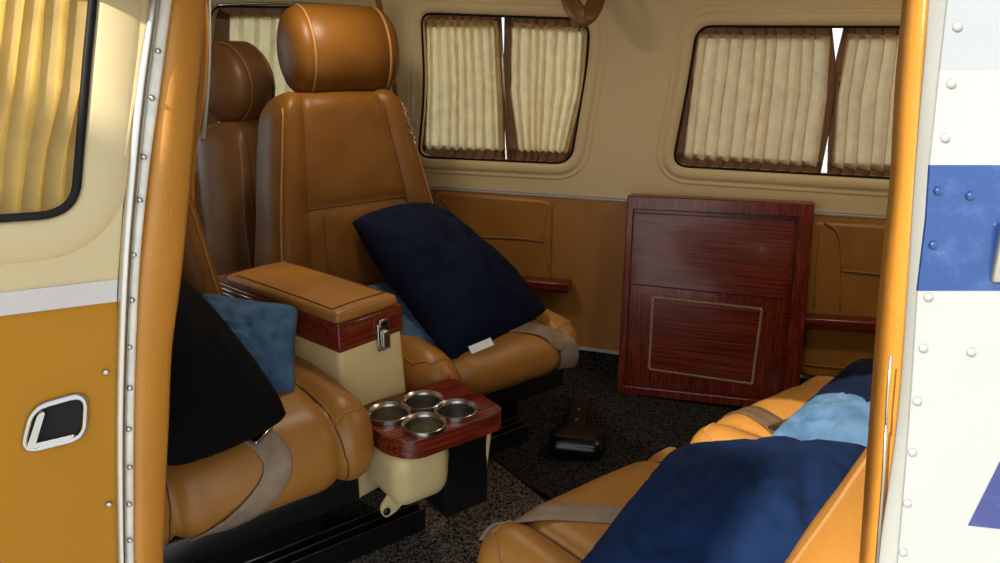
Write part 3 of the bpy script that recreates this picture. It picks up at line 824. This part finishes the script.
for c in cc:
    prof = [(.0335, .3365), (.0337, .338), (.0365, .3415), (.0395, .345), (.0405, .344), (.0405, .3365)]
    rim_ = lathe(prof, 36, c=(c.x, c.y, 0))
    bmesh.ops.delete(rim_, geom=[f for f in rim_.faces if len(f.verts) > 4], context='FACES_ONLY')
    ro = obj('cup_rim', rim_, 'steel', tr, auto=40)
    well = lathe([(.0336, .338), (.0332, .3035)], 36, c=(c.x, c.y, 0))
    bmesh.ops.delete(well, geom=[f for f in well.faces if len(f.verts) > 4 and f.calc_center_median().z > .33], context='FACES_ONLY')
    obj('cup_well', well, 'shadesteel', ro, auto=40)
def tp(p, n):
    q = p.copy(); k = (.09-p.z)/.16; q.x *= 1-.12*k; q.y *= 1-.18*k; return q
obj('tray_body', rbox(.064, .090, .058, .035, (16, 16, 12), tp, (.054, .002, .246)), 'plastic', tr)
obj('side_panel', rbox(.050, .074, .085, .006, (6, 6, 6), None, (-.047, -.012, .212)), 'black', tr, auto=40)
obj('side_trim', tube(smooth_path([V((-.096, .07, .298)), V((-.096, .06, .24)), V((-.09, .05, .15))]), .004, 8), 'plastic', tr)
br = holed_slab(round_poly([V((-.03, .205)), V((.09, .215)), V((.122, .178)), V((.112, .153)), V((.09, .158)), V((.05, .185)), V((-.03, .19))], .015), [], lambda x, z, d: V((x, d, z)), .02, .024)
bro = obj('bracket', br, 'plastic', tr, auto=30)
b1 = lathe([(.0001, .004), (.006, .003), (.008, 0), (.0001, -.001)], 12); bmesh.ops.transform(b1, matrix=Matrix.Translation((.108, .026, .168)) @ Matrix.Rotation(-math.pi/2, 4, 'X'), verts=b1.verts)
obj('bolt', b1, 'black', bro)

# ================================================================ SEAT TRACKS (along the row)
def track(label, a0, a1, b, z, group):
    A, B = AB(a0, b), AB(a1, b); Lh = (B-A).length/2
    t = thing('seat_track', label, 'track', (A+B)/2, math.radians(36.87))
    prof = [(-.03, 0), (-.03, z), (-.022, z), (-.022, z-.012), (-.006, z-.012), (-.006, z), (.006, z), (.006, z-.012), (.022, z-.012), (.022, z), (.03, z), (.03, 0)]
    bm = bmesh.new(); rows = [[bm.verts.new(V((s*Lh, y, zz))) for y, zz in prof] for s in (-1, 1)]
    for j in range(len(prof)): bm.faces.new((rows[0][j], rows[0][(j+1) % len(prof)], rows[1][(j+1) % len(prof)], rows[1][j]))
    bm.faces.new(rows[0]); bm.faces.new(rows[1][::-1])
    obj('track_channel', bm, 'black', t, smooth=False)
    for y in (-.026, -.0, .026): obj('steel_edge', tube([V((-Lh, y, z)), V((Lh, y, z))], .0012, 6), 'alu', t)
    return t
track('black steel-edged track on the floor under the near seat', .05, .70, -1.225, .06, 'seat tracks')
track('black steel-edged track on the floor under the far seat', .74, 1.12, -1.40, .045, 'seat tracks')

# black foot lever on the carpet
pc = at_z(577, 444, .03)
pd = thing('foot_lever', 'black rounded floor lever in front of the far seat', 'lever', (pc.x, pc.y, 0), math.radians(-12))
obj('lever_pad', rbox(.072, .045, .03, .028, (16, 12, 8), None, (0, 0, .032)), 'blackp', pd)
obj('lever_stem', rbox(.026, .11, .014, .006, (6, 10, 6), None, (-.012, .13, .035)), 'black', pd)
obj('lever_highlight_rib', tube([V((-.045, -.016, .060)), V((.04, -.016, .060))], .0018, 6), 'blackp', pd)
for y in (.09, .15):
    b1 = lathe([(.0001, .003), (.003, .002), (.004, 0)], 10, c=(-.012, y, .05)); obj('lever_screw', b1, 'steel', pd)

# floor mats
def floor_mat(label, pts, z=.012, m='mat', trim='black'):
    lp = round_poly([V(at_z(px, py, z)[:2]) for px, py in pts], [.03]*len(pts))
    o = obj('floor_mat', holed_slab(lp, [], lambda x, y, d: V((x, y, d)), .001, z), m, smooth=False)
    tag(o, label, 'floor mat')
    obj('bound_edge', tube([V((p.x, p.y, z-.003)) for p in lp], .0045, 6, True), trim, o)
    return o
floor_mat('charcoal woven floor mat in front of the near seat', [(334, 560), (336, 535), (352, 520), (492, 457), (600, 545), (560, 640), (330, 640)])
floor_mat('black floor mat between the charcoal mat and the lever', [(528, 486), (588, 455), (680, 480), (620, 530)], .008, 'carpet')

# ================================================================ CABINET
cab_b = at_z(617, 392, 0); 
def cab_surf():
    o = V((cab_b.x, cab_b.y, 0)); return Surf(lambda s, z: o+WU*s+V((0, 0, z))-WN*(.06*z), lambda s, z: WN)
cs = cab_surf()
def cw_(px, py): return cs.inv(px, py, 0, (.2, .3))
tlc, trc = cw_(628, 195), cw_(815, 203)
W_ = (trc.x+.0); Hc = (tlc.y+trc.y)/2
cab = thing('mahogany_cabinet', 'glossy mahogany cabinet with rope inlay rectangle leaning on the far wall', 'cabinet', (cab_b.x, cab_b.y, 0))
CB = -V((cab_b.x, cab_b.y, 0))
def cmap(u, v, d): return cs(u, v, d)+CB
BLc, BRc = cw_(617, 392), cw_(797, 412)
TLc, TRc = tlc, trc
def cq(u, v): return TLc.lerp(TRc, u).lerp(BLc.lerp(BRc, u), v)
def cpoly(pts): return [cq(*p) for p in pts]
obj('carcass', holed_slab(cpoly([(0.01, .01), (.99, .01), (.99, .99), (.01, .99)]), [], cmap, -.055, -.008), 'cabwood', cab, smooth=False)
fr_o = cpoly([(0, 0), (1, 0), (1, 1), (0, 1)]); fr_i = cpoly([(.04, .065), (.925, .065), (.915, .955), (.045, .955)])
fo = obj('face_frame', holed_slab(fr_o, [fr_i], cmap, -.01, .008), 'cabwoodv', cab, smooth=False)
bv = fo.modifiers.new('bevel', 'BEVEL'); bv.width = .003; bv.segments = 2; bv.limit_method = 'ANGLE'
dd = obj('flap_door', holed_slab(cpoly([(.045, .085), (.905, .085), (.885, .445), (.04, .425)]), [], cmap, -.008, .004), 'cabwood', cab, smooth=False)
dv = obj('lower_door', holed_slab(cpoly([(.045, .435), (.89, .455), (.89, .945), (.045, .945)]), [], cmap, -.008, .0), 'cabwoodv', cab, smooth=False)
inl = [cs.inv(px, py, .002, (.2, .3)) for px, py in ((653, 297), (762, 309), (752, 384), (649, 369))]
obj('inlay_field', holed_slab(offset_loop(inl, -.003) if False else inl, [], cmap, .0, .001), 'cabwood', dv, smooth=False)
rm = mat('rope_inlay', (.60, .46, .28), .35)
v_ = coords(rm); rope = tube
rb = bmesh.new()
for i in range(4):
    A, B = inl[i], inl[(i+1) % 4]; n = max(6, int((B-A).length/.0085))
    dirv = (B-A).normalized(); nn = V((-dirv.y, dirv.x))
    for k in range(n):
        c = A.lerp(B, (k+.5)/n); p0 = c-dirv*.0035-nn*.003; p1 = c+dirv*.0035+nn*.003
        tube([cmap(p0.x, p0.y, .0015), cmap(c.x, c.y, .0022), cmap(p1.x, p1.y, .0015)], [.0015, .0022, .0015], 5, False, rb)
obj('rope_inlay', rb, rm, dv)
dk = [cmap(*cq(.05, .43), .003), cmap(*cq(.89, .45), .003)]

# grab strap top
gs = thing('grab_strap', 'brown leather grab strap hanging from above the window', 'strap', at_y(580, 2, 2.02))
P0 = gs.location
loop = [at_y(566, -26, 2.03)-P0, at_y(569, -4, 2.02)-P0, at_y(575, 10, 2.0)-P0, at_y(584, 17, 1.99)-P0, at_y(592, 10, 2.0)-P0, at_y(597, -5, 2.02)-P0, at_y(596, -26, 2.03)-P0]
lp = smooth_path(loop, 6)
obj('strap_loop', ribbon([(p, V((p.x, -.6, p.z)).normalized()) for p in lp], .045, .004), 'leather_brown', gs)

# brown hoop and white pole at the forward door
h = [at_y(199, -20, 1.5), at_y(203, 25, 1.5), at_y(201, 80, 1.5), at_y(196, 120, 1.5), at_y(190, 160, 1.5), at_y(189, 205, 1.5)]
struct(obj('trim_12', tube(smooth_path(h), .010, 10), 'leather_jamb'))
h = [at_y(209, -10, 1.7), at_y(209, 60, 1.7), at_y(206, 110, 1.7), at_y(203, 140, 1.7)]
struct(obj('trim_13', tube(smooth_path(h), .004, 8), 'white'))
h = [at_y(375, -15, 2.1), at_y(384, 30, 2.13), at_y(392, 70, 2.16), at_y(398, 110, 2.17)]
struct(obj('trim_14', tube(smooth_path(h), .008, 8), 'leather_brown'))

# ================================================================ PILLOWS
def pillow(name, label, C, T, m, group=None, seed=0, n=34, conc=.07, toward=V((.3, -1, .5)), wr=.006, cat='pillow', bulge_back=1., sag=0., rnd=.04):
    """C: four corners (world) p00,p10,p11,p01"""
    C = [V(c) for c in C]; cen = sum(C, V((0, 0, 0)))/4
    N_ = (C[1]-C[0]).cross(C[3]-C[0]).normalized()
    if N_.dot(toward) < 0: N_ = -N_
    bm = bmesh.new(); sheets = []
    for side in (1, -1):
        rows = []
        for i in range(n+1):
            row = []
            for j in range(n+1):
                u = -math.cos(math.pi*i/n)*.55+.45*(2*i/n-1); v = -math.cos(math.pi*j/n)*.55+.45*(2*j/n-1)
                uu = u*(1-conc*(1-v*v)*abs(u)-rnd*abs(u)*v**8); vv = v*(1-conc*(1-u*u)*abs(v)-rnd*abs(v)*u**8)
                a = (uu+1)/2; b = (vv+1)/2
                p = C[0].lerp(C[1], a).lerp(C[3].lerp(C[2], a), b)
                f = (max(0, 1-u**2)*max(0, 1-v**2))**.5
                w_ = noise.noise(V((u*1.6+seed, v*1.6, side*2)))*.9+noise.noise(V((u*4+seed, v*4+3, side)))*.35
                cr = abs(noise.noise(V((u*2.2+v*1.1+seed*3, v*2.6-u, 5))))
                th = T*f*(1 if side > 0 else bulge_back)
                p = p+N_*side*(th+(wr*w_*min(1, f*1.4))-wr*1.2*g(cr, .08)*min(1, f*1.4))
                p.z -= sag*(1-f)*.0
                row.append(bm.verts.new(p))
            rows.append(row)
        for i in range(n):
            for j in range(n): bm.faces.new((rows[i][j], rows[i+1][j], rows[i+1][j+1], rows[i][j+1]))
        sheets.append(rows)
    bmesh.ops.remove_doubles(bm, verts=bm.verts, dist=1e-5)
    me_o = obj(name, bm, m)
    return tag(me_o, label, cat, group)
# far seat
navy = pillow('throw_pillow', 'dark navy pillow leaning in the far seat', [at_y(350, 221, 1.76), at_y(434, 206, 1.86), at_y(549, 310, 1.72), at_y(452, 362, 1.49)], .11, 'navyd', seed=1, rnd=.025, conc=-.02, wr=.011)
tg = holed_slab([(0, 0), (.05, 0), (.05, .018), (0, .018)], [], lambda x, y, d: V((x, d, y)), 0, .001)
to_ = obj('care_tag', tg, 'tag', navy, smooth=False); to_.location = at_y(472, 354, 1.42); to_.rotation_euler = (-.9, -.25, .4)
pillow('throw_pillow', 'blue pillow squeezed behind the dark navy pillow', [at_y(352, 288, 1.72), at_y(470, 268, 1.85), at_y(538, 335, 1.72), at_y(424, 372, 1.50)], .06, 'denim', seed=2, rnd=.09, wr=.01)
# near seat
pillow('throw_pillow', 'black pillow on the seat nearest the open door', [at_y(172, 268, 1.22), at_y(292, 416, 1.08), at_y(166, 470, .92), at_y(40, 320, 1.05)], .085, 'velvet', seed=3, conc=-.04, rnd=.05)
pillow('throw_pillow', 'blue pillow peeping from behind the black pillow beside the console', [at_y(200, 290, 1.30), at_y(300, 305, 1.32), at_y(297, 396, 1.20), at_y(170, 400, 1.18)], .06, 'denim', seed=4, rnd=.08, wr=.006, toward=V((.3, -1, .2)))
# aft seats
pillow('throw_pillow', 'large navy pillow in the foreground lying across the nearest aft seat', [at_z(672, 448, .47), at_z(872, 444, .50), at_z(830, 640, .50), at_z(560, 585, .42)], .062, 'navy', seed=5, toward=V((0, 0, 1)), wr=.009)
pillow('throw_pillow', 'light blue pillow lying between the two aft seats', [at_z(768, 436, .42), at_z(815, 396, .45), at_z(930, 400, .47), at_z(900, 470, .45)], .035, 'denim', seed=6, toward=V((0, 0, 1)), n=26)
pillow('throw_pillow', 'navy pillow on the far aft seat beside the cabinet', [at_z(795, 412, .40), at_z(860, 358, .50), at_z(985, 358, .60), at_z(930, 440, .46)], .04, 'navyd', seed=7, toward=V((0, 0, 1)), n=26)

# ================================================================ LIGHT
w = bpy.data.worlds.new('sky'); S.world = w; w.use_nodes = True
bg = w.node_tree.nodes['Background']
tc = w.node_tree.nodes.new('ShaderNodeTexCoord'); sx_ = w.node_tree.nodes.new('ShaderNodeSeparateXYZ')
rp = w.node_tree.nodes.new('ShaderNodeValToRGB')
rp.color_ramp.elements[0].position = .0; rp.color_ramp.elements[0].color = (.88, .92, .93, 1)
rp.color_ramp.elements[1].position = .8; rp.color_ramp.elements[1].color = (.58, .70, .90, 1)
w.node_tree.links.new(tc.outputs['Generated'], sx_.inputs[0]); w.node_tree.links.new(sx_.outputs['Z'], rp.inputs[0]); w.node_tree.links.new(rp.outputs[0], bg.inputs['Color'])
bg.inputs['Strength'].default_value = 1.8
sd = bpy.data.lights.new('sun', 'SUN'); sd.energy = 7.0; sd.angle = math.radians(.6); sd.color = (1, .93, .80)
so = bpy.data.objects.new('sun', sd); COL.objects.link(so)
el = math.radians(SUN_EL); hx, hy = math.cos(math.radians(SUN_AZ)), math.sin(math.radians(SUN_AZ))
dirv = V((hx*math.cos(el), hy*math.cos(el), -math.sin(el)))
so.rotation_euler = dirv.to_track_quat('-Z', 'Y').to_euler()
S.cycles.max_bounces = 8
# two unseen lamps added overhead to brighten the cabin
for i, (x, y) in enumerate(((-.35, 1.65), (.75, 1.35))):
    t = thing('added_fill', ('added round fill light above the far seat', 'added round fill light above the aft seats')[i], 'lamp', (x, y, 1.238))
    obj('fill_ring', lathe([(.075, -.0), (.075, -.012), (.065, -.016), (.06, -.012), (.06, 0)], 32), 'chrome', t)
    ld = bpy.data.lights.new('fill_light', 'AREA'); ld.shape = 'DISK'; ld.size = .11; ld.energy = FILL; ld.color = (1, .86, .66)
    lo_ = bpy.data.objects.new('fill_light', ld); COL.objects.link(lo_); lo_.parent = t; lo_.location = (0, 0, -.02)
